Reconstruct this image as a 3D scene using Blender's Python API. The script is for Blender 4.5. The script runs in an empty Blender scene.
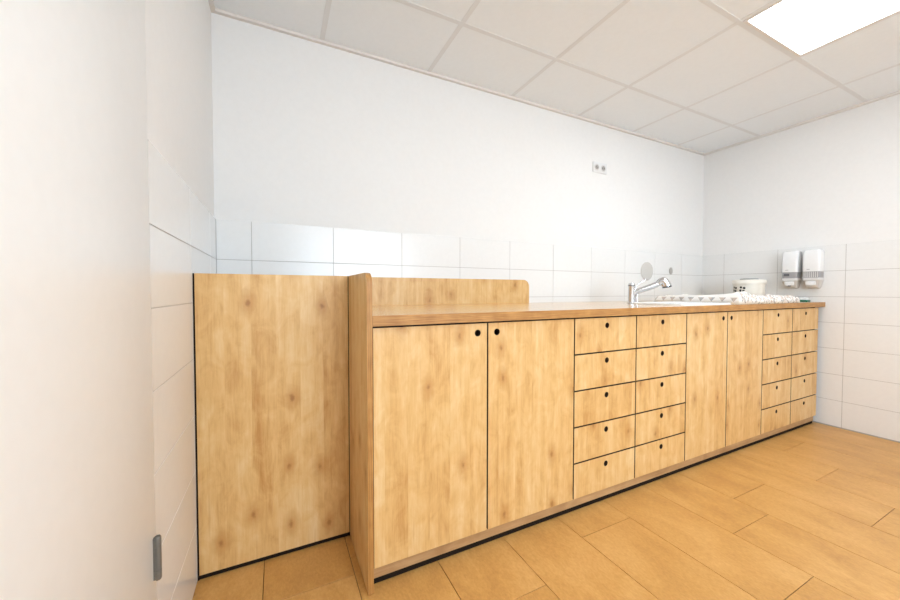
import bpy, bmesh, math, random
from mathutils import Vector, Matrix, noise

# ------------------------------------------------------------------ camera, world, lights, exposure
S = bpy.context.scene
C = S.collection
random.seed(4)
CAM = Vector((0.2707, -2.064, 1.035)); YAW = 0.4556; PITCH = 0.0242
cd = bpy.data.cameras.new('camera'); cam = bpy.data.objects.new('camera', cd); C.objects.link(cam)
cam.location = CAM
cam.rotation_euler = (math.pi/2 - PITCH, 0, -YAW)
cd.sensor_fit = 'HORIZONTAL'; cd.sensor_width = 36.0; cd.lens = 353.2/900*36.0; cd.clip_start = 0.02
S.camera = cam

W = 4.088; H = 2.391; YB = -4.3           # room: x 0..W, y YB..0, ceiling H
wd = bpy.data.worlds.new('world'); S.world = wd; wd.use_nodes = True
bg = wd.node_tree.nodes['Background']; bg.inputs[0].default_value = (0.75, 0.88, 1.0, 1); bg.inputs[1].default_value = 17.0
PANEL_STRENGTH = 18.0
FILL_WIN = (0.55, 2.55, 0.95, 2.15)            # unseen window added behind the camera for fill light: x0, x1, z0, z1
ld = bpy.data.lights.new('fill_window_portal', 'AREA'); ld.shape = 'RECTANGLE'; ld.size = FILL_WIN[1]-FILL_WIN[0]; ld.size_y = FILL_WIN[3]-FILL_WIN[2]
ld.cycles.is_portal = True
lo = bpy.data.objects.new('fill_window_portal', ld); C.objects.link(lo)
lo.location = ((FILL_WIN[0]+FILL_WIN[1])/2, YB-0.1, (FILL_WIN[2]+FILL_WIN[3])/2); lo.rotation_euler = (math.pi/2, 0, 0)
S.view_settings.view_transform = 'Standard'; S.view_settings.look = 'None'
S.view_settings.exposure = -0.33; S.view_settings.gamma = 1.0; S.view_settings.use_curve_mapping = False

# ------------------------------------------------------------------ materials
def srgb(r, g, b):
    f = lambda c: (c/255/12.92) if c/255 <= 0.04045 else ((c/255+0.055)/1.055)**2.4
    return (f(r), f(g), f(b), 1)

class NT:
    def __init__(s, name):
        s.m = bpy.data.materials.new(name); s.m.use_nodes = True
        s.t = s.m.node_tree; s.b = s.t.nodes['Principled BSDF']
    def n(s, typ, **kw):
        nd = s.t.nodes.new(typ)
        for k, v in kw.items():
            if k.startswith('i_'): nd.inputs[int(k[2:])].default_value = v
            else: setattr(nd, k, v)
        return nd
    def l(s, a, b): s.t.links.new(a, b)
    def math(s, op, a, b=None, c=None):
        nd = s.n('ShaderNodeMath', operation=op)
        for i, v in enumerate((a, b, c)):
            if v is None: continue
            if isinstance(v, (int, float)): nd.inputs[i].default_value = v
            else: s.l(v, nd.inputs[i])
        return nd.outputs[0]
    def mix(s, fac, a, b, blend='MIX'):
        nd = s.n('ShaderNodeMix', data_type='RGBA', blend_type=blend)
        for sock, v in ((nd.inputs[0], fac), (nd.inputs[6], a), (nd.inputs[7], b)):
            if isinstance(v, (int, float, tuple)): sock.default_value = v
            else: s.l(v, sock)
        return nd.outputs[2]
    def ramp(s, fac, stops):
        nd = s.n('ShaderNodeValToRGB'); e = nd.color_ramp.elements
        e[0].position, e[0].color = stops[0]; e[1].position, e[1].color = stops[-1]
        for p, c in stops[1:-1]:
            x = e.new(p); x.color = c
        s.l(fac, nd.inputs[0]); return nd.outputs[0]
    def coords(s, scale=(1, 1, 1), rand=True):
        tc = s.n('ShaderNodeTexCoord'); v = tc.outputs['Object']
        if rand:
            oi = s.n('ShaderNodeObjectInfo')
            cb = s.n('ShaderNodeCombineXYZ')
            s.l(s.math('MULTIPLY', oi.outputs['Random'], 37.0), cb.inputs[0])
            s.l(s.math('MULTIPLY', oi.outputs['Random'], 91.0), cb.inputs[1])
            s.l(s.math('MULTIPLY', oi.outputs['Random'], 53.0), cb.inputs[2])
            ad = s.n('ShaderNodeVectorMath', operation='ADD'); s.l(v, ad.inputs[0]); s.l(cb.outputs[0], ad.inputs[1]); v = ad.outputs[0]
        return v
    def scaled(s, v, sc):
        mp = s.n('ShaderNodeMapping'); s.l(v, mp.inputs[0]); mp.inputs[3].default_value = sc; return mp.outputs[0]
    def noise(s, v, scale, detail=3, rough=0.5, dist=0.0):
        nd = s.n('ShaderNodeTexNoise'); s.l(v, nd.inputs['Vector'])
        nd.inputs['Scale'].default_value = scale; nd.inputs['Detail'].default_value = detail
        nd.inputs['Roughness'].default_value = rough; nd.inputs['Distortion'].default_value = dist
        return nd.outputs['Fac']
    def bump(s, h, strength, dist=0.002):
        nd = s.n('ShaderNodeBump'); nd.inputs['Strength'].default_value = strength; nd.inputs['Distance'].default_value = dist
        s.l(h, nd.inputs['Height']); s.l(nd.outputs[0], s.b.inputs['Normal'])
    def set(s, **kw):
        for k, v in kw.items(): s.b.inputs[k.replace('_', ' ')].default_value = v
        return s

def plain(name, col, rough=0.5, metal=0.0, bump=None, **kw):
    t = NT(name); v = t.coords(rand=False)
    n = t.noise(v, 40, 2)
    a = tuple(c*0.993 for c in col[:3])+(1,); b = tuple(min(1, c*1.007) for c in col[:3])+(1,)
    t.l(t.ramp(n, [(0.35, a), (0.65, b)]), t.b.inputs['Base Color'])
    t.set(Roughness=rough, Metallic=metal)
    for k, x in kw.items(): t.b.inputs[k].default_value = x
    if bump: t.bump(t.noise(v, bump[0], 4, 0.6), bump[1], bump[2] if len(bump) > 2 else 0.002)
    return t.m

def wood(name, light, mid, dark, axis='Z', rough=0.42, stave=0.085, coat=0.0):
    """light knotty veneer: staves, fine grain along axis, soft mottling, few small knots"""
    t = NT(name); v = t.coords()
    sc = {'Z': (1, 1, 0.07), 'X': (0.07, 1, 1)}[axis]
    g = t.scaled(v, sc)
    sp = t.n('ShaderNodeSeparateXYZ'); t.l(v, sp.inputs[0])
    across = t.math('ADD', sp.outputs[0], sp.outputs[1]) if axis == 'Z' else sp.outputs[1]
    along = sp.outputs[2] if axis == 'Z' else sp.outputs[0]
    fl = t.n('ShaderNodeCombineXYZ'); t.l(across, fl.inputs[0]); t.l(along, fl.inputs[1]); flat = fl.outputs[0]
    st = t.math('FLOOR', t.math('DIVIDE', across, stave))
    wn = t.n('ShaderNodeTexWhiteNoise', noise_dimensions='1D'); t.l(st, wn.inputs['W'])
    tone = wn.outputs['Value']
    # every stave is its own piece of timber: shift the figure along the grain
    cb = t.n('ShaderNodeCombineXYZ'); t.l(t.math('MULTIPLY', tone, 13.0), cb.inputs[2 if axis == 'Z' else 0])
    ad = t.n('ShaderNodeVectorMath', operation='ADD'); t.l(v, ad.inputs[0]); t.l(cb.outputs[0], ad.inputs[1]); vs = ad.outputs[0]
    gs = t.scaled(vs, sc)
    fine = t.noise(gs, 190, 3, 0.6)
    flame = t.noise(gs, 26, 4, 0.55, 0.25)
    mott = t.noise(t.scaled(vs, {'Z': (1, 1, 0.6), 'X': (0.6, 1, 1)}[axis]), 15, 5, 0.62, 0.8)
    f = t.math('ADD', t.math('MULTIPLY', flame, 0.42), t.math('MULTIPLY', mott, 0.42))
    f = t.math('ADD', f, t.math('MULTIPLY', fine, 0.20))
    f = t.math('ADD', f, t.math('MULTIPLY', t.math('SUBTRACT', tone, 0.5), 0.10))
    col = t.ramp(f, [(0.32, dark), (0.51, mid), (0.68, light)])
    kn = t.n('ShaderNodeTexVoronoi', feature='F1', voronoi_dimensions='2D'); t.l(t.scaled(flat, (1, 0.55, 1)), kn.inputs['Vector'])
    kn.inputs['Scale'].default_value = 8.0
    sepc = t.n('ShaderNodeSeparateColor'); t.l(kn.outputs['Color'], sepc.inputs[0])
    gate = t.math('GREATER_THAN', sepc.outputs[0], 0.70)
    kd = t.math('ADD', kn.outputs['Distance'], t.math('MULTIPLY', t.math('SUBTRACT', t.noise(v, 45, 2), 0.5), 0.16))
    def blob(r0, r1, amt):
        mr = t.n('ShaderNodeMapRange', interpolation_type='SMOOTHSTEP'); t.l(kd, mr.inputs[0])
        mr.inputs[1].default_value = r0; mr.inputs[2].default_value = r1; mr.inputs[3].default_value = amt; mr.inputs[4].default_value = 0.0
        return t.math('MULTIPLY', mr.outputs[0], gate)
    col = t.mix(blob(0.04, 0.34, 0.7), col, dark)
    col = t.mix(blob(0.0, 0.085, 0.62), col, (dark[0]*0.55, dark[1]*0.42, dark[2]*0.32, 1))
    streak = t.noise(t.scaled(vs, {'Z': (1, 1, 0.06), 'X': (0.06, 1, 1)}[axis]), 75, 2, 0.5)
    sm = t.n('ShaderNodeMapRange'); t.l(streak, sm.inputs[0]); sm.inputs[1].default_value = 0.62; sm.inputs[2].default_value = 0.75; sm.inputs[4].default_value = 0.35
    col = t.mix(sm.outputs[0], col, dark)
    t.l(col, t.b.inputs['Base Color']); t.set(Roughness=rough, Coat_Weight=coat, Coat_Roughness=0.24)
    t.bump(fine, 0.06, 0.001)
    return t.m

WL, WM, WD = srgb(228, 197, 145), srgb(217, 175, 114), srgb(190, 138, 76)
M = {}
M['wood'] = wood('birch_veneer', WL, WM, WD)
M['wood_h'] = wood('birch_worktop', srgb(230, 190, 126), srgb(220, 174, 106), srgb(198, 146, 78), 'X', 0.2, 0.12, 0.8)
def ply_edge(name, sc):
    t = NT(name); v = t.coords(rand=False)
    n = t.noise(t.scaled(v, sc), 4, 3, 0.6); n2 = t.noise(v, 14, 3)
    f = t.math('ADD', t.math('MULTIPLY', n, 0.7), t.math('MULTIPLY', n2, 0.3))
    t.l(t.ramp(f, [(0.36, srgb(150, 100, 48)), (0.52, srgb(178, 128, 68)), (0.64, srgb(198, 148, 86))]), t.b.inputs['Base Color']); t.set(Roughness=0.5)
    return t.m
M['edge'] = ply_edge('layered_ply_edge', (2, 12, 90)); M['edge_v'] = ply_edge('layered_ply_edge_upright', (90, 4, 1.5))
M['plinth'] = wood('shaded_plinth_board', srgb(194, 156, 112), srgb(176, 136, 92), srgb(150, 110, 70), 'X', 0.5, 0.2)  # brown lowered to carry the shade under the cabinet fronts
M['black'] = plain('matt_black', (0.014, 0.009, 0.006, 1), 0.95, **{'Specular IOR Level': 0.15})
M['carcass'] = plain('carcass_gap_shade', srgb(46, 29, 16), 0.8)  # brown made this dark so the gaps between fronts read as deep shade
M['plaster'] = plain('white_wall_paint', (0.83, 0.82, 0.805, 1), 0.9, bump=(160, 0.25, 0.0015))
M['tile'] = plain('white_glazed_tile', (0.82, 0.815, 0.80, 1), 0.22)
M['grout'] = plain('grey_grout', srgb(176, 172, 167), 0.9, bump=(300, 0.2))
M['ceil'] = plain('ceiling_board', (0.85, 0.88, 0.905, 1), 0.95, bump=(420, 0.12, 0.001))
M['bar'] = plain('ceiling_grid_bar', (0.765, 0.775, 0.785, 1), 0.95)
M['bar_w'] = plain('ceiling_edge_trim', srgb(226, 220, 214), 0.5)
M['lacquer'] = plain('white_door_lacquer', (0.87, 0.87, 0.86, 1), 0.35)
M['steel'] = plain('brushed_hinge_steel', srgb(112, 110, 104), 0.5, 0.35)
M['chrome'] = plain('chrome', (0.66, 0.66, 0.67, 1), 0.2, 1.0)
M['rubber'] = plain('dark_rubber', (0.02, 0.02, 0.022, 1), 0.6)
M['white_pl'] = plain('white_plastic', (0.84, 0.84, 0.84, 1), 0.25)
M['grey_pl'] = plain('smoky_grey_plastic', srgb(156, 154, 155), 0.3)
M['lgrey_pl'] = plain('pale_grey_plastic', srgb(216, 214, 212), 0.3)
M['paddle'] = plain('pale_grey_satin_metal', srgb(178, 174, 168), 0.5, 0.1)
M['ceramic'] = plain('white_sink_ceramic', (0.86, 0.86, 0.85, 1), 0.12)
M['cream'] = plain('cream_plastic', srgb(236, 230, 218), 0.35)
M['print'] = plain('black_print', (0.03, 0.028, 0.028, 1), 0.5)
M['slate'] = plain('slate_grey_plastic', srgb(92, 92, 96), 0.4)
M['green'] = plain('green_plastic', srgb(20, 112, 92), 0.4)
M['socket_dark'] = plain('socket_well', srgb(165, 162, 158), 0.6)
M['glass_frame'] = plain('white_fill_window_frame', (0.8, 0.8, 0.8, 1), 0.4)

def floor_mat():
    t = NT('tan_vinyl_plank'); v = t.coords()
    big = t.noise(t.scaled(v, (1, 0.45, 1)), 7, 5, 0.62, 0.4)
    spk = t.noise(t.scaled(v, (1, 0.5, 1)), 130, 3, 0.7)
    oi = t.n('ShaderNodeObjectInfo')
    f = t.math('ADD', t.math('MULTIPLY', big, 0.6), t.math('MULTIPLY', spk, 0.4))
    f = t.math('ADD', f, t.math('MULTIPLY', t.math('SUBTRACT', oi.outputs['Random'], 0.5), 0.05))
    t.l(t.ramp(f, [(0.34, srgb(184, 134, 72)), (0.5, srgb(201, 151, 84)), (0.66, srgb(214, 166, 102))]), t.b.inputs['Base Color'])
    t.set(Roughness=0.38); t.bump(spk, 0.05, 0.001)
    return t.m
M['floor'] = floor_mat()
M['floor_gap'] = plain('dark_floor_joint', srgb(96, 62, 30), 0.9)

def emis(name, strength):
    t = NT(name); e = t.n('ShaderNodeEmission'); e.inputs[0].default_value = (0.90, 0.95, 1.0, 1); e.inputs[1].default_value = strength
    t.l(e.outputs[0], t.t.nodes['Material Output'].inputs[0]); return t.m
M['lamp'] = emis('led_diffuser', PANEL_STRENGTH)

def mat_cloth():
    t = NT('printed_mat_cloth'); tc = t.n('ShaderNodeTexCoord'); v = tc.outputs['Object']
    base = srgb(236, 231, 225); grey = srgb(150, 144, 140); tan = srgb(190, 166, 148)
    sp = t.n('ShaderNodeSeparateXYZ'); t.l(v, sp.inputs[0])
    # border: one motif after another along the sink side, pointing down
    pitch = 0.066
    dx = t.math('MULTIPLY', t.math('ABSOLUTE', t.math('SUBTRACT', t.math('FRACT', t.math('DIVIDE', sp.outputs[1], pitch)), 0.5)), pitch)
    dz = t.math('SUBTRACT', sp.outputs[2], 0.014)
    tri = t.math('MULTIPLY', t.math('LESS_THAN', dx, t.math('MULTIPLY', dz, 0.75)), t.math('LESS_THAN', dz, 0.028))
    tri = t.math('MULTIPLY', tri, t.math('ADD', t.math('MULTIPLY', t.noise(v, 160, 2), 0.6), 0.45))
    side = t.math('LESS_THAN', sp.outputs[0], 0.030)
    # rest of the cover: dense small spots
    vo = t.n('ShaderNodeTexVoronoi'); t.l(v, vo.inputs['Vector']); vo.inputs['Scale'].default_value = 62.0
    sc = t.n('ShaderNodeSeparateColor'); t.l(vo.outputs['Color'], sc.inputs[0])
    wob = t.math('ADD', vo.outputs['Distance'], t.math('MULTIPLY', t.math('SUBTRACT', t.noise(v, 160, 2), 0.5), 0.4))
    spot = t.math('MULTIPLY', t.math('LESS_THAN', wob, 0.46), t.math('ADD', t.math('MULTIPLY', sc.outputs[1], 0.5), 0.5))
    vo2 = t.n('ShaderNodeTexVoronoi'); t.l(v, vo2.inputs['Vector']); vo2.inputs['Scale'].default_value = 18.0
    big = t.math('MULTIPLY', t.math('LESS_THAN', vo2.outputs['Distance'], 0.30), t.math('LESS_THAN', sp.outputs[0], 0.22))
    fac = t.math('ADD', t.math('MULTIPLY', tri, side), t.math('MULTIPLY', t.math('MAXIMUM', spot, t.math('MULTIPLY', big, 0.6)), t.math('SUBTRACT', 1.0, side)))
    col = t.mix(fac, base, t.mix(t.math('GREATER_THAN', sc.outputs[0], 0.5), grey, tan))
    t.l(col, t.b.inputs['Base Color']); t.set(Roughness=0.95)
    t.bump(t.noise(v, 500, 2), 0.15, 0.001)
    return t.m
M['mat_cloth'] = mat_cloth()

# ------------------------------------------------------------------ builders
def mesh_obj(name, me, mats, parent=None, loc=(0, 0, 0)):
    o = bpy.data.objects.new(name, me); C.objects.link(o)
    if parent is not None:
        o.parent = parent; o.location = Vector(loc) - world(parent)
    else: o.location = loc
    return o
def world(o):
    v = Vector(o.location)
    while o.parent is not None:
        o = o.parent; v = v + Vector(o.location)
    return v
def to_mesh(name, bm, mats, smooth=False):
    bmesh.ops.recalc_face_normals(bm, faces=bm.faces)
    me = bpy.data.meshes.new(name); bm.to_mesh(me); bm.free()
    for m in (mats if isinstance(mats, (list, tuple)) else [mats]): me.materials.append(m)
    if smooth:
        for p in me.polygons: p.use_smooth = True
        if smooth != 'all': me.set_sharp_from_angle(angle=math.radians(38))
    return me
CACHE = {}
def box_mesh(size, mat, bevel=0.0, segs=1):
    key = (tuple(round(s, 5) for s in size), mat.name, bevel, segs)
    if key not in CACHE:
        bm = bmesh.new(); bmesh.ops.create_cube(bm, size=1.0)
        bmesh.ops.scale(bm, vec=size, verts=bm.verts)
        if bevel: bmesh.ops.bevel(bm, geom=bm.edges[:], offset=bevel, segments=segs, affect='EDGES', profile=0.5)
        CACHE[key] = to_mesh('box', bm, mat, smooth=segs > 1)
    return CACHE[key]
def box(name, lo, hi, mat, parent=None, bevel=0.0, segs=1):
    lo, hi = Vector(lo), Vector(hi)
    return mesh_obj(name, box_mesh(tuple(hi-lo), mat, bevel, segs), None, parent, (lo+hi)/2)
def multi(name, boxes, mat, parent=None, loc=None):
    """several boxes that are ONE part, joined"""
    c = Vector(loc) if loc is not None else sum(((Vector(a)+Vector(b))/2 for a, b in boxes), Vector())/len(boxes)
    bm = bmesh.new()
    for a, b in boxes:
        a, b = Vector(a), Vector(b)
        r = bmesh.ops.create_cube(bm, size=1.0)['verts']
        bmesh.ops.scale(bm, vec=b-a, verts=r); bmesh.ops.translate(bm, vec=(a+b)/2-c, verts=r)
    return mesh_obj(name, to_mesh(name, bm, mat), None, parent, c)
def thing(name, label, cat, loc=(0, 0, 0), group=None, kind=None):
    o = bpy.data.objects.new(name, None); C.objects.link(o); o.location = loc; o.empty_display_size = 0.05
    return tag(o, label, cat, group, kind)
def tag(o, label, cat, group=None, kind=None):
    o['label'] = label; o['category'] = cat
    if group: o['group'] = group
    if kind: o['kind'] = kind
    return o
def lathe(name, prof, mat, parent, loc, n=24, smooth=True, rot=None):
    bm = bmesh.new(); rings = []
    for r, z in prof:
        if r < 1e-6: rings.append([bm.verts.new((0, 0, z))])
        else: rings.append([bm.verts.new((r*math.cos(2*math.pi*i/n), r*math.sin(2*math.pi*i/n), z)) for i in range(n)])
    for a, b in zip(rings, rings[1:]):
        for i in range(n):
            j = (i+1) % n
            if len(a) == 1 and len(b) == 1: continue
            if len(a) == 1: bm.faces.new((a[0], b[i], b[j]))
            elif len(b) == 1: bm.faces.new((a[i], a[j], b[0]))
            else: bm.faces.new((a[i], a[j], b[j], b[i]))
    if rot is not None: bmesh.ops.transform(bm, matrix=rot.to_4x4(), verts=bm.verts)
    return mesh_obj(name, to_mesh(name, bm, mat, smooth), None, parent, loc)
def tube(name, pts, rad, mat, parent, origin, n=14):
    pts = [Vector(p)-Vector(origin) for p in pts]; bm = bmesh.new(); rings = []
    rads = rad if isinstance(rad, (list, tuple)) else [rad]*len(pts)
    up0 = None
    for i, p in enumerate(pts):
        d = (pts[min(i+1, len(pts)-1)]-pts[max(i-1, 0)]).normalized()
        u = d.orthogonal().normalized() if up0 is None else (up0-d*up0.dot(d)).normalized()
        up0 = u; w = d.cross(u)
        rings.append([bm.verts.new(p+(u*math.cos(2*math.pi*k/n)+w*math.sin(2*math.pi*k/n))*rads[i]) for k in range(n)])
    for a, b in zip(rings, rings[1:]):
        for k in range(n): bm.faces.new((a[k], a[(k+1) % n], b[(k+1) % n], b[k]))
    bm.faces.new(rings[0]); bm.faces.new(rings[-1])
    return mesh_obj(name, to_mesh(name, bm, mat, True), None, parent, origin)
def smooth_path(pts, k=6):
    P = [Vector(p) for p in pts]; out = []
    for i in range(len(P)-1):
        p0, p1, p2, p3 = P[max(i-1, 0)], P[i], P[i+1], P[min(i+2, len(P)-1)]
        for j in range(k):
            t = j/k
            out.append(0.5*((2*p1)+(p2-p0)*t+(2*p0-5*p1+4*p2-p3)*t*t+(3*p1-p0-3*p2+p3)*t**3))
    out.append(P[-1]); return out
def prism_x(name, outline, x0, x1, mats, parent=None, edge_slot=0, bevel=0.0):
    """outline [(y,z)] extruded along x; rim faces get edge_slot"""
    ys = [p[0] for p in outline]; zs = [p[1] for p in outline]
    c = Vector(((x0+x1)/2, (min(ys)+max(ys))/2, (min(zs)+max(zs))/2)); bm = bmesh.new()
    a = [bm.verts.new(Vector((x0, y, z))-c) for y, z in outline]; b = [bm.verts.new(Vector((x1, y, z))-c) for y, z in outline]
    bm.faces.new(a); bm.faces.new(b[::-1]); n = len(a)
    for i in range(n):
        f = bm.faces.new((a[i], b[i], b[(i+1) % n], a[(i+1) % n])); f.material_index = edge_slot
    return mesh_obj(name, to_mesh(name, bm, mats), None, parent, c)

# ------------------------------------------------------------------ floor
floor = box('floor', (-0.12, YB-0.12, -0.1), (W+0.12, 0.12, -0.004), M['floor_gap'])
tag(floor, 'tan stone-look vinyl plank floor with staggered joints', 'floor', kind='structure')
PW = 0.299; PL = 1.2; G = 0.0011
known = {0: -0.773, 4: -0.996, 5: -1.515, 6: -1.263, 7: -1.125, 8: -1.506, 9: -1.232}
for k in range(-1, 14):
    x0 = 0.217+PW*k; xa, xb = max(x0, 0.0), min(x0+PW, W)
    if xb-xa < 0.02: continue
    j = known.get(k, -0.25-((k*0.433) % 1.2))
    y = j+PL
    while y > 0: y -= PL
    y += PL
    while y > YB:
        ya, yb = max(y-PL, YB), min(y, 0.0)
        if yb-ya > 0.03: box('plank', (xa+G, ya+G, -0.004), (xb-G, yb-G, 0.0), M['floor'], floor, bevel=0.0006)
        y -= PL

# ------------------------------------------------------------------ walls with tiles
ZT = 1.39; TH = 0.1975; TW = 0.398
wb = box('wall_back', (-0.12, 0.0, 0), (W+0.12, 0.12, H+0.1), M['plaster']); tag(wb, 'white painted wall behind the cabinets, tiled above the worktop', 'wall', kind='structure')
wl = box('wall_left', (-0.12, YB, 0), (0, 0, H+0.1), M['plaster']); tag(wl, 'white wall with the white door beside the tall panel', 'wall', kind='structure')
wr = box('wall_right', (W, YB, 0), (W+0.12, 0, H+0.1), M['plaster']); tag(wr, 'white wall tiled to shoulder height with the two dispensers', 'wall', kind='structure')
x0, x1, z0, z1 = FILL_WIN
wf = multi('wall_front', [((-0.12, YB-0.2, 0), (x0, YB, H+0.1)), ((x1, YB-0.2, 0), (W+0.12, YB, H+0.1)), ((x0, YB-0.2, 0), (x1, YB, z0)), ((x0, YB-0.2, z1), (x1, YB, H+0.1))], M['plaster'])
tag(wf, 'white wall with an added unseen window opposite the cabinets', 'wall', kind='structure')
win = thing('fill_window_1', 'added unseen white framed fill window opposite the cabinets', 'window', ((x0+x1)/2, YB-0.1, z0), kind='structure')
multi('fill_window_frame', [((x0, YB-0.13, z0), (x0+0.06, YB-0.07, z1)), ((x1-0.06, YB-0.13, z0), (x1, YB-0.07, z1)), ((x0, YB-0.13, z0), (x1, YB-0.07, z0+0.06)), ((x0, YB-0.13, z1-0.06), (x1, YB-0.07, z1)), (((x0+x1)/2-0.04, YB-0.13, z0), ((x0+x1)/2+0.04, YB-0.07, z1))], M['glass_frame'], win)
box('fill_window_sill', (x0-0.04, YB-0.07, z0-0.03), (x1+0.04, YB+0.12, z0), M['glass_frame'], win, 0.004)

TT = 0.006; GT = 0.0045; TG = 0.0012
rows = [(ZT-TH*i, ZT-TH*(i+1)) for i in range(7)]
# back wall: rows that stand clear of the cabinets
gz = rows[2][1]
box('grout', (0, -GT, gz), (W, 0, ZT-0.001), M['grout'], wb)
xs = [0.006, 0.158]
while xs[-1]+TW < W-0.02: xs.append(xs[-1]+TW)
xs.append(W-0.005)
for zt, zb in rows[:3]:
    for a, b in zip(xs, xs[1:]): box('tile', (a+TG, -TT, zb+TG), (b-TG, 0.0, zt-TG), M['tile'], wb, 0.0008)
# left wall: from the corner to the door frame
YD = -1.03
box('grout', (0, YD, 0.0), (GT, 0, ZT-0.001), M['grout'], wl)
for zt, zb in rows:
    for a, b in zip([-0.006, -0.175, -0.575], [-0.175, -0.575, YD]): box('tile', (0, b+TG, max(zb, 0.001)+TG), (TT, a-TG, zt-TG), M['tile'], wl, 0.0008)
# right wall
box('grout', (W-GT, YB, 0.0), (W, 0, ZT-0.001), M['grout'], wr)
ys = [-0.004, -0.192, -0.592, -0.992]
while ys[-1]-0.4 > YB: ys.append(ys[-1]-0.4)
ys.append(YB)
for zt, zb in rows:
    for a, b in zip(ys, ys[1:]):
        if a-b > 0.02: box('tile', (W-TT, b+TG, max(zb, 0.001)+TG), (W, a-TG, zt-TG), M['tile'], wr, 0.0008)

# ------------------------------------------------------------------ suspended ceiling
ceil = box('ceiling', (-0.12, YB-0.12, H+0.05), (W+0.12, 0.12, H+0.12), M['ceil']); tag(ceil, 'suspended ceiling of pale square mineral boards in a grid', 'ceiling', kind='structure')
GX = 0.504; GY = -0.45; T = 0.625
gxs = [0.0]+[GX+T*i for i in range(6)]+[W]
gys = [0.0]+[GY-T*i for i in range(7)]
while gys[-1] < YB: gys.pop()
gys.append(YB)
lamps = {(4, 2): 'square glowing ceiling panel between the cabinets and the dispenser wall', (1, 4): 'added unseen ceiling fill panel between the door and the window', (4, 5): 'added unseen ceiling fill panel between the window and the dispenser wall'}  # the two rear panels are added out of view to light the room
for i, (a, b) in enumerate(zip(gxs, gxs[1:])):
    for j, (c, d) in enumerate(zip(gys, gys[1:])):
        if c-d < 0.05: continue
        if (i, j) in lamps:
            t = thing('ceiling_light', lamps[i, j], 'ceiling light', ((a+b)/2, (c+d)/2, H), 'LED panels in the ceiling grid')
            e = 0.012; f = 0.026
            multi('frame', [((a+e, d+e, H-0.002), (b-e, d+f, H+0.02)), ((a+e, c-f, H-0.002), (b-e, c-e, H+0.02)), ((a+e, d+f, H-0.002), (a+f, c-f, H+0.02)), ((b-f, d+f, H-0.002), (b-e, c-f, H+0.02))], M['bar_w'], t, ((a+b)/2, (c+d)/2, H))
            box('diffuser', (a+f, d+f, H+0.002), (b-f, c-f, H+0.012), M['lamp'], t)
        else:
            box('ceiling_tile', (a+0.002, d+0.002, H+0.003), (b-0.002, c-0.002, H+0.018), M['ceil'], ceil)
for x in gxs[1:-1]: box('grid_bar', (x-0.012, YB, H+0.0016), (x+0.012, 0, H+0.004), M['bar'], ceil)
for y in gys[1:-1]: box('grid_bar', (0, y-0.012, H+0.0014), (W, y+0.012, H+0.0042), M['bar'], ceil)
for n, (lo_, hi_, nm) in enumerate([((0, -0.02, H-0.012), (W, 0, H+0.003), 'back'), ((0, YB, H-0.012), (0.02, -0.02, H+0.003), 'left'), ((W-0.02, YB, H-0.012), (W, -0.02, H+0.003), 'right')]):
    t = box('trim_%d' % (n+1), lo_, hi_, M['bar_w']); tag(t, 'pale metal edge strip where the ceiling meets the %s wall' % {'back': 'cabinet', 'left': 'door', 'right': 'dispenser'}[nm], 'trim', kind='structure')

# ------------------------------------------------------------------ door in the left wall
door = thing('door_1', 'plain white door with steel hinge beside the tiled wall', 'door', (0, -1.5, 0), kind='structure')
D0, D1 = -1.052, -2.04
multi('door_frame', [((0, -1.115, 0), (0.014, D0, 2.12)), ((0, D1, 0), (0.014, D1+0.063, 2.12)), ((0, D1+0.063, 2.05), (0.014, -1.115, 2.12))], M['lacquer'], door)
box('door_leaf', (0.0145, D1+0.045, 0.006), (0.028, -1.10, 2.065), M['lacquer'], door, 0.003, 2)
for zz in (0.463, 1.80):
    hg = lathe('hinge', [(0, -0.047), (0.005, -0.047), (0.0064, -0.044), (0.0064, -0.026)], M['steel'], door, (0.035, -1.118, zz), 20)
    lathe('knuckle', [(0.0064, -0.025), (0.0064, 0.025)], M['steel'], hg, (0.035, -1.118, zz), 20)
    lathe('knuckle', [(0.0064, 0.026), (0.0064, 0.044), (0.005, 0.047), (0, 0.047)], M['steel'], hg, (0.035, -1.118, zz), 20)
    box('pin_plate', (0.0145, -1.123, zz-0.045), (0.031, -1.116, zz+0.045), M['steel'], hg)
hd = tube('door_handle', smooth_path([(0.028, -1.95, 1.05), (0.075, -1.95, 1.05), (0.082, -1.94, 1.05), (0.082, -1.83, 1.05)]), 0.009, M['steel'], door, (0.028, -1.95, 1.05))
box('rosette', (0.028, -1.972, 0.96), (0.034, -1.928, 1.09), M['steel'], hd, 0.002)

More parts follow.
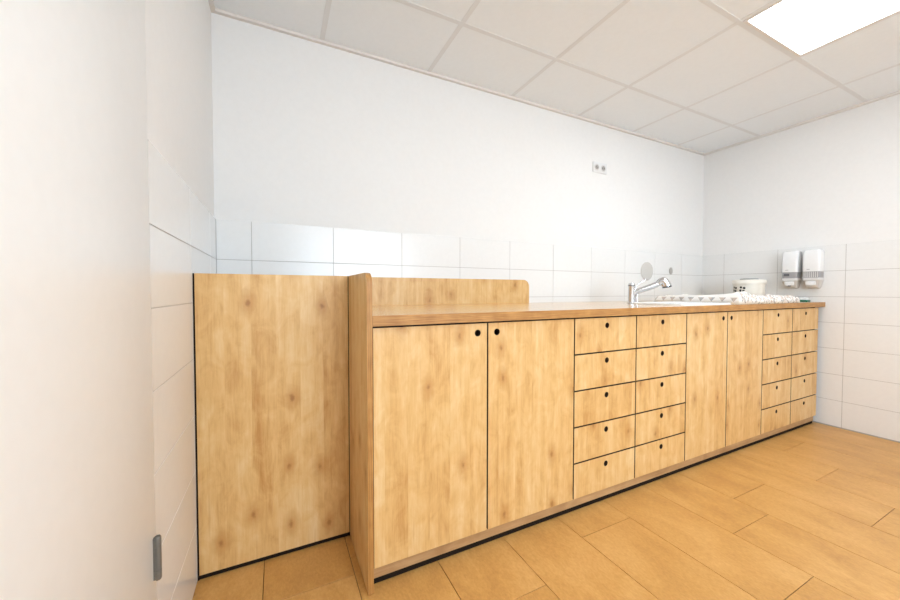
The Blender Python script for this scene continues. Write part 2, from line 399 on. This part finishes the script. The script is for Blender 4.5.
# ------------------------------------------------------------------ cabinets
YF = -0.865; FT = 0.019; ZB = 0.066; ZC = 0.912; GAP = 0.0034
def front_mesh(w, h, hx, hz, r=0.0135, n=20):
    """flat front with a round finger hole at (hx,hz) from its centre"""
    key = ('front', round(w, 4), round(h, 4), round(hx, 4), round(hz, 4))
    if key in CACHE: return CACHE[key]
    bm = bmesh.new(); lay = []
    for y in (-FT/2, FT/2):
        cor = [bm.verts.new((sx*w/2, y, sz*h/2)) for sx, sz in ((1, 1), (-1, 1), (-1, -1), (1, -1))]
        cir = [bm.verts.new((hx+r*math.cos(2*math.pi*(i/n)+math.pi/4), y, hz+r*math.sin(2*math.pi*(i/n)+math.pi/4))) for i in range(n)]
        lay.append((cor, cir))
        q = n//4
        for s in range(4):
            a, b = cor[s], cor[(s+1) % 4]
            arc = [cir[(s*q+i) % n] for i in range(q+1)]
            m = len(arc)//2
            for i in range(m): bm.faces.new((a, arc[i], arc[i+1]))
            for i in range(m, len(arc)-1): bm.faces.new((b, arc[i], arc[i+1]))
            bm.faces.new((a, arc[m], b))
    (c0, k0), (c1, k1) = lay
    for i in range(4): bm.faces.new((c0[i], c0[(i+1) % 4], c1[(i+1) % 4], c1[i])).material_index = 1
    for i in range(n): bm.faces.new((k0[i], k0[(i+1) % n], k1[(i+1) % n], k1[i])).material_index = 1
    CACHE[key] = to_mesh('front', bm, [M['wood'], M['carcass']])
    return CACHE[key]
def front(name, xa, xb, za, zb, hx, hz, parent):
    a, b, c, d = xa+GAP, xb-GAP, za+GAP, zb-GAP
    cx, cz = (a+b)/2, (c+d)/2
    return mesh_obj(name, front_mesh(b-a, d-c, hx-cx, hz-cz), None, parent, (cx, YF+FT/2, cz))
def cabinet(label, xa, xm, xb, kind):
    t = thing('base_cabinet', label, 'cabinet', ((xa+xb)/2, -0.44, ZB))
    s = 0.016; yb_, yf_ = -0.03, YF+FT+0.001
    multi('body', [((xa, yf_, ZB), (xa+s, yb_, 0.9165)), ((xb-s, yf_, ZB), (xb, yb_, 0.9165)), ((xa+s, yf_, ZB), (xb-s, yb_, ZB+s)), ((xa+s, yb_-0.008, ZB+s), (xb-s, yb_, 0.9165)), ((xm-s/2, yf_, ZB+s), (xm+s/2, yf_+0.05, 0.9165))] + [((xa+s, yf_+0.02, ZB+s), (xb-s, yf_+0.026, 0.9165))], M['carcass'], t)
    if kind != 'drawers':
        front('door', xa, xm, ZB, ZC, xm-0.046, 0.871, t); front('door', xm, xb, ZB, ZC, xm+0.044, 0.871, t)
    else:
        st = (ZC-ZB)/5
        for a, b in ((xa, xm), (xm, xb)):
            for r in range(5):
                zt = ZC-st*r
                front('drawer', a, b, zt-st, zt, (a+b)/2, zt-0.041, t)
    return t
X = [0.5615, 1.026, 1.494, 1.920, 2.346, 2.765, 3.196, 3.614, 4.040]
cabinet('wide pale birch base cabinet with two doors beside the end panel', X[0], X[1], X[2], 'doors')
cabinet('pale birch cabinet of ten drawers between the two door cabinets', X[2], X[3], X[4], 'drawers')
cabinet('pale birch two-door base cabinet under the sink', X[4], X[5], X[6], 'sink')
cabinet('birch cabinet of ten narrow drawers at the dispenser wall', X[6], X[7], X[8], 'drawers')

pl = thing('cabinet_plinth', 'low recessed brown plinth board under the row of cabinets', 'plinth', (2.3, -0.822, 0))
box('board', (0.559, -0.850, 0.023), (4.036, -0.832, 0.0655), M['plinth'], pl)
box('gap_shade_strip', (0.559, -0.846, 0.0005), (4.034, -0.834, 0.0228), M['black'], pl)  # black strip stands in for the shadow gap below the plinth
for x in (0.8, 1.5, 2.35, 3.2, 3.9): lathe('levelling_foot', [(0, 0), (0.02, 0), (0.02, 0.006), (0.008, 0.010), (0.008, 0.0655), (0, 0.0655)], M['black'], pl, (x, -0.79, 0), 12)

# worktop with sink cut-out
SX0, SX1, SY0, SY1 = 2.385, 2.890, -0.834, -0.462
def worktop():
    xs_ = [0.558, SX0+0.02, SX1-0.02, W-0.0075]; ys_ = [-0.889, SY0+0.02, SY1-0.02, -0.007]; z0_, z1_ = 0.917, 0.953
    c = Vector((2.3, -0.45, 0.935)); bm = bmesh.new(); V = {}
    def v(i, j, k):
        if (i, j, k) not in V: V[i, j, k] = bm.verts.new(Vector((xs_[i], ys_[j], (z0_, z1_)[k]))-c)
        return V[i, j, k]
    cells = [(i, j) for i in range(3) for j in range(3) if (i, j) != (1, 1)]
    for i, j in cells:
        for k in (0, 1): bm.faces.new((v(i, j, k), v(i+1, j, k), v(i+1, j+1, k), v(i, j+1, k)))
        for di, dj, e in ((-1, 0, ((i, j), (i, j+1))), (1, 0, ((i+1, j), (i+1, j+1))), (0, -1, ((i, j), (i+1, j))), (0, 1, ((i, j+1), (i+1, j+1)))):
            if (i+di, j+dj) not in cells:
                f = bm.faces.new((v(*e[0], 0), v(*e[1], 0), v(*e[1], 1), v(*e[0], 1))); f.material_index = 1
    return mesh_obj('worktop', to_mesh('worktop', bm, [M['wood_h'], M['edge']]), None, None, c)
tag(worktop(), 'long honey-coloured birch worktop across the row of cabinets', 'worktop')

# end panel with rounded front top corner
def round_outline(y0, y1, z0, z1, r, n=8):
    pts = [(y1, z0), (y1, z1)]
    for i in range(n+1):
        a = math.pi/2+math.pi/2*i/n
        pts.append((y0+r+r*math.cos(a), z1-r+r*math.sin(a)))
    pts.append((y0, z0)); return pts
ep = prism_x('end_panel', round_outline(-0.888, -0.007, 0.003, 1.099, 0.042), 0.5385, 0.5575, [M['wood'], M['edge_v']], None, 1)
tag(ep, 'upright wooden end panel with rounded top corner closing the cabinet row', 'panel')
# splash board on the worktop
def splash():
    xa, xb, za, zb, r, t = 0.558, 1.905, 0.9532, 1.118, 0.05, 0.019
    pts = [(xa, za), (xb, za)]+[(xb-r+r*math.cos(math.pi/2*i/8), zb-r+r*math.sin(math.pi/2*i/8)) for i in range(9)]+[(xa, zb)]
    c = Vector(((xa+xb)/2, -0.007-t/2, (za+zb)/2)); bm = bmesh.new()
    a = [bm.verts.new(Vector((x, -0.007-t, z))-c) for x, z in pts]; b = [bm.verts.new(Vector((x, -0.007, z))-c) for x, z in pts]
    bm.faces.new(a); bm.faces.new(b[::-1])
    for i in range(len(a)): bm.faces.new((a[i], b[i], b[(i+1) % len(a)], a[(i+1) % len(a)])).material_index = 1
    return mesh_obj('splash_board', to_mesh('splash', bm, [M['wood'], M['edge']]), None, None, c)
tag(splash(), 'low birch upstand board with rounded corner at the back of the worktop', 'board')
# tall panel
tp = thing('tall_panel', 'large plain birch panel standing between the tiled wall and end panel', 'panel', (0.27, -0.55, 0))
box('board', (0.011, -0.556, 0.017), (0.536, -0.537, 1.099), M['wood'], tp, 0.0006)
multi('black_strip', [((0.0062, -0.5565, 0.001), (0.011, -0.541, 1.099)), ((0.011, -0.5525, 0.001), (0.536, -0.541, 0.017)), ((0.536, -0.5565, 0.001), (0.5382, -0.541, 1.099))], M['black'], tp)  # black strips filling the joints beside and below the board

# ------------------------------------------------------------------ sink and tap
ZW = 0.953
def rrect(x0, x1, y0, y1, r, z, n=5):
    out = []
    for cx, cy, a0 in ((x1-r, y1-r, 0), (x0+r, y1-r, 90), (x0+r, y0+r, 180), (x1-r, y0+r, 270)):
        for i in range(n+1):
            a = math.radians(a0+90*i/n); out.append((cx+r*math.cos(a), cy+r*math.sin(a), z))
    return out
def loops(name, ls, mat, parent, loc, cap=(True, True), smooth=True, slots=None):
    bm = bmesh.new(); c = Vector(loc); R_ = [[bm.verts.new(Vector(p)-c) for p in l] for l in ls]; n = len(R_[0])
    for q, (a, b) in enumerate(zip(R_, R_[1:])):
        for i in range(n):
            f = bm.faces.new((a[i], a[(i+1) % n], b[(i+1) % n], b[i]))
            if slots: f.material_index = slots[q]
    if cap[0]: bm.faces.new(R_[0])
    if cap[1]: bm.faces.new(R_[-1])
    return mesh_obj(name, to_mesh(name, bm, mat, smooth), None, parent, loc)
sink = thing('sink', 'white rectangular inset sink with raised rim in the worktop', 'sink', ((SX0+SX1)/2, (SY0+SY1)/2, ZW))
def sl(i, z, r): return rrect(SX0+i, SX1-i, SY0+i, SY1-i, r, z)
def bl(i, z, r): return rrect(SX0+0.045+i, SX1-0.035-i, SY0+0.035+i, SY1-0.05-i, r, z)
sc = ((SX0+SX1)/2, (SY0+SY1)/2, ZW)
loops('basin', [sl(0, ZW+0.0003, 0.03), sl(0.0005, ZW+0.007, 0.03), sl(0.004, ZW+0.010, 0.028), bl(0, ZW+0.010, 0.05), bl(0.006, ZW+0.004, 0.05), bl(0.02, ZW-0.13, 0.05), bl(0.05, ZW-0.145, 0.03)], M['ceramic'], sink, sc, (False, True))
lathe('drain', [(0, 0.002), (0.022, 0.002), (0.026, 0)], M['chrome'], sink, (sc[0]+0.03, sc[1]-0.02, ZW-0.1445), 18)

FX, FY, FZ = 2.462, -0.430, ZW+0.0005
tap = thing('mixer_tap', 'chrome mixer tap with pull-out spray head and oval lever', 'tap', (FX, FY, FZ))
lathe('tap_body', [(0, 0), (0.027, 0), (0.027, 0.006), (0.0215, 0.010), (0.0205, 0.12), (0.0215, 0.124), (0.0215, 0.132), (0.018, 0.138), (0, 0.139)], M['chrome'], tap, (FX, FY, FZ), 24)
lathe('cartridge_ring', [(0.0218, 0.118), (0.0224, 0.119), (0.0224, 0.123), (0.0218, 0.124)], M['slate'], tap, (FX, FY, FZ), 24)
sd = Vector((0.72, -0.69, 0))
def on(s, z, d=sd): return Vector((FX, FY, FZ))+d*s+Vector((0, 0, z))
sp_path = smooth_path([on(0.010, 0.067), on(0.030, 0.078), on(0.06, 0.092), on(0.11, 0.110), on(0.150, 0.127), on(0.175, 0.142)])
tube('spout', sp_path, [0.016+0.003*math.sin(i/len(sp_path)*3.0) for i in range(len(sp_path))], M['chrome'], tap, (FX, FY, FZ))
hp = smooth_path([on(0.162, 0.132), on(0.178, 0.148), on(0.197, 0.148), on(0.210, 0.130), on(0.214, 0.116)])
hd = tube('spray_head', hp, [0.018+0.010*min(1, i/10) for i in range(len(hp))], M['chrome'], tap, (FX, FY, FZ), 18)
tube('nozzle', [on(0.2136, 0.118), on(0.2155, 0.108)], [0.0282, 0.026], M['rubber'], hd, (FX, FY, FZ), 18)
tube('hose_pipe', smooth_path([on(0.034, 0.000), on(0.034, 0.030), on(0.033, 0.065)]), 0.0085, M['chrome'], tap, (FX, FY, FZ))
ldv = Vector((0.898, -0.44, 0))
lev = tube('lever', smooth_path([on(0.018, 0.07, ldv), on(0.026, 0.095, ldv), on(0.034, 0.118, ldv), on(0.060, 0.143, ldv), on(0.085, 0.152, ldv), on(0.100, 0.178, ldv)]), 0.0048, M['chrome'], tap, (FX, FY, FZ), 10)
# oval paddle, facing the room
pm = Matrix.Rotation(-YAW, 3, 'Z') @ Matrix.Rotation(math.pi/2, 3, 'X')
prof = [(0, -0.005), (0.8, -0.005), (1.0, -0.002), (1.0, 0.002), (0.8, 0.005), (0, 0.005)]
pad = lathe('paddle', [(r*0.041, z) for r, z in prof], M['paddle'], lev, on(0.104, 0.220, ldv), 28, True, pm @ Matrix(((1, 0, 0), (0, 1.55, 0), (0, 0, 1))))
# small oval hook stuck on the tiles
hk = lathe('wall_hook', [(0, 0.0), (0.025, 0.0), (0.025, 0.004), (0.019, 0.007), (0, 0.008)], M['paddle'], None, (3.571, -0.0062, 1.226), 20, True, Matrix.Rotation(math.pi/2, 3, 'X') @ Matrix(((1, 0, 0), (0, 1.3, 0), (0, 0, 1))))
tag(hk, 'small pale oval adhesive hook on the wall tiles above the sink', 'hook')

# ------------------------------------------------------------------ mat, towel, tub, small pack
MX0, MX1, MY0, MY1 = 2.902, 3.725, -0.864, -0.30
def mat_height(x, y):
    dl, dr, df, db = x-MX0, MX1-x, y-MY0, MY1-y
    e = max(0.0, min(dl, dr, df, db))
    rim = 0.050+0.007*math.exp(-(dl/0.25)**2)*1.0
    rim += 0.022*math.exp(-((dl-0.10)/0.10)**2-(df/0.12)**2)-0.012*math.exp(-((db/0.12)**2))
    up = math.sqrt(max(0.0, 1-(1-min(1.0, e/0.024))**2))
    back = 1/(1+math.exp(-(0.085-e)/0.012))
    wr_ = 0.010*noise.fractal((x*16, y*16, 0.7), 1.0, 2.0, 4)+0.007*noise.noise((x*45, y*30, 3.0))
    return up*(0.020+(rim-0.020)*back+wr_*(0.35+0.65*back)*(1.0 if dl > 0.03 else 0.35))
def changing_mat():
    bm = bmesh.new(); c = Vector((MX0, MY0, ZW))
    def axis(a, b, n):                     # finer steps near both ends
        return [a, a+0.002, a+0.006, a+0.012, a+0.019]+[a+0.026+(b-a-0.052)*i/n for i in range(n+1)]+[b-0.019, b-0.012, b-0.006, b-0.002, b]
    xs_, ys_ = axis(MX0, MX1, 90), axis(MY0, MY1, 54)
    G_ = [[bm.verts.new(Vector((x+0.006*noise.noise((x*8, y*8, 1)), y+0.008*noise.noise((x*9, y*9, 6)), ZW+0.001+max(0.0, mat_height(x, y))))-c) for y in ys_] for x in xs_]
    for i in range(len(xs_)-1):
        for j in range(len(ys_)-1): bm.faces.new((G_[i][j], G_[i+1][j], G_[i+1][j+1], G_[i][j+1]))
    rim = [g[0] for g in G_]+G_[-1][1:]+[g[-1] for g in G_[-2::-1]]+G_[0][-2:0:-1]
    bm.faces.new(rim[::-1])
    return mesh_obj('changing_mat', to_mesh('changing_mat', bm, M['mat_cloth'], 'all'), None, None, c)
tag(changing_mat(), 'white padded changing mat with crumpled grey-printed cover beside the sink', 'mat')

TX, TY = 3.845, -0.497; ZU = ZW+0.0005
tub = thing('storage_tub', 'round cream lidded tub with black flower prints beside the changing mat', 'tub', (TX, TY, ZU))
lathe('tub_body', [(0, 0), (0.096, 0), (0.100, 0.006), (0.105, 0.142), (0.101, 0.144), (0, 0.144)], M['cream'], tub, (TX, TY, ZU), 48)
lid = lathe('lid', [(0.107, 0.142), (0.112, 0.144), (0.112, 0.170), (0.107, 0.178), (0.09, 0.181), (0, 0.181)], M['cream'], tub, (TX, TY, ZU), 48)
lathe('lid_handle', [(0.060, 0.180), (0.062, 0.183), (0.060, 0.188), (0, 0.189)], M['slate'], lid, (TX, TY, ZU), 32)
tocam = math.atan2(CAM.y-TY, CAM.x-TX)
for a0 in (-60, -24):
    bm = bmesh.new(); ac = tocam+math.radians(a0); zc = 0.100
    for k in range(4):
        ph = 2*math.pi*k/4+0.6; da, dz = 0.016*math.cos(ph), 0.018*math.sin(ph)
        ring = []
        for q in range(10):
            e = 2*math.pi*q/10; s_ = da+0.0095*math.cos(e); z_ = zc+dz+0.0095*math.sin(e)
            rr = 0.100+(z_-0.006)*0.037+0.0012; an = ac+s_/rr
            ring.append(bm.verts.new((rr*math.cos(an), rr*math.sin(an), z_)))
        bm.faces.new(ring)
    mesh_obj('flower_print', to_mesh('flower_print', bm, M['print']), None, tub, (TX, TY, ZU))

pk = thing('sponge_pack', 'small white pack with a dark green base by the dispenser wall', 'pack', (4.03, -0.77, ZW))
box('green_base', (3.995, -0.812, ZW+0.0005), (4.06, -0.735, ZW+0.014), M['green'], pk, 0.003, 2)
box('wrapper', (3.998, -0.809, ZW+0.0142), (4.057, -0.738, ZW+0.036), M['white_pl'], pk, 0.005, 2)
box('seal_strip', (3.997, -0.775, ZW+0.0362), (4.05, -0.737, ZW+0.039), M['grey_pl'], pk)

# ------------------------------------------------------------------ dispensers on the right wall
def dispenser(yc, label, ribbed):
    xw = W-TT-0.0005
    t = thing('soap_dispenser', label, 'dispenser', (xw, yc, 1.07), 'dispensers on the tiled wall')
    def lp(hw, dep, z, r): return [(x, y, z) for x, y, z in rrect(xw-dep, xw, yc-hw, yc+hw, r, z, 4)]
    o = (xw, yc, 1.2)
    cov = loops('cover', [lp(0.049, 0.093, 1.190, 0.012), lp(0.050, 0.095, 1.20, 0.014), lp(0.051, 0.096, 1.295, 0.016), lp(0.051, 0.092, 1.338, 0.016), lp(0.046, 0.083, 1.357, 0.016), lp(0.036, 0.067, 1.363, 0.014)], M['white_pl'], t, o)
    box('logo_mark', (xw-0.0975, yc+0.005, 1.205), (xw-0.0945, yc+0.022, 1.209), M['grey_pl'], cov)
    band = loops('window_band', [lp(0.047, 0.088, 1.142, 0.012), lp(0.048, 0.090, 1.190, 0.012)], M['grey_pl'], t, o)
    if ribbed:
        for k in range(8): box('rib', (xw-0.0915, yc-0.0385+k*0.011-0.0018, 1.145), (xw-0.088, yc-0.0385+k*0.011+0.0018, 1.188), M['lgrey_pl'], band)
    else: box('level_label', (xw-0.0910, yc+0.000, 1.158), (xw-0.088, yc+0.034, 1.178), M['slate'], band)
    loops('base', [lp(0.028, 0.050, 1.062, 0.010), lp(0.036, 0.066, 1.070, 0.012), lp(0.047, 0.086, 1.118, 0.014), lp(0.052, 0.094, 1.124, 0.014), lp(0.052, 0.094, 1.1415, 0.014)], M['lgrey_pl'], t, o)
    b = box('push_button', (xw-0.099, yc-0.027, 1.083), (xw-0.070, yc+0.027, 1.114), M['white_pl'], t, 0.004, 2)
    if not ribbed: box('nozzle', (xw-0.092, yc-0.008, 1.076), (xw-0.078, yc+0.008, 1.083), M['slate'], b)
dispenser(-0.703, 'white wall dispenser with a plain grey band and dark nozzle', False)
dispenser(-0.831, 'white wall dispenser with a ribbed grey band', True)

# ------------------------------------------------------------------ double socket
so = thing('wall_socket', 'white double power socket high on the painted wall', 'socket', (2.63, -0.0005, 2.035))
box('plate', (2.552, -0.010, 1.994), (2.708, -0.0005, 2.077), M['white_pl'], so, 0.003, 2)
for cx in (2.593, 2.667):
    w_ = lathe('socket_well', [(0.028, 0.0), (0.028, 0.0015), (0.021, 0.0017), (0.0195, 0.0005), (0, 0.0003)], M['lgrey_pl'], so, (cx, -0.0100, 2.035), 24, True, Matrix.Rotation(math.pi/2, 3, 'X'))
    lathe('socket_well_floor', [(0.0185, 0.0), (0.0185, 0.001), (0, 0.001)], M['socket_dark'], w_, (cx, -0.0105, 2.035), 20, True, Matrix.Rotation(math.pi/2, 3, 'X'))
    for dx in (-0.0095, 0.0095): lathe('pin_hole', [(0.0032, 0.0), (0.0032, 0.0022), (0, 0.0022)], M['rubber'], w_, (cx+dx, -0.0105, 2.035), 10, True, Matrix.Rotation(math.pi/2, 3, 'X'))
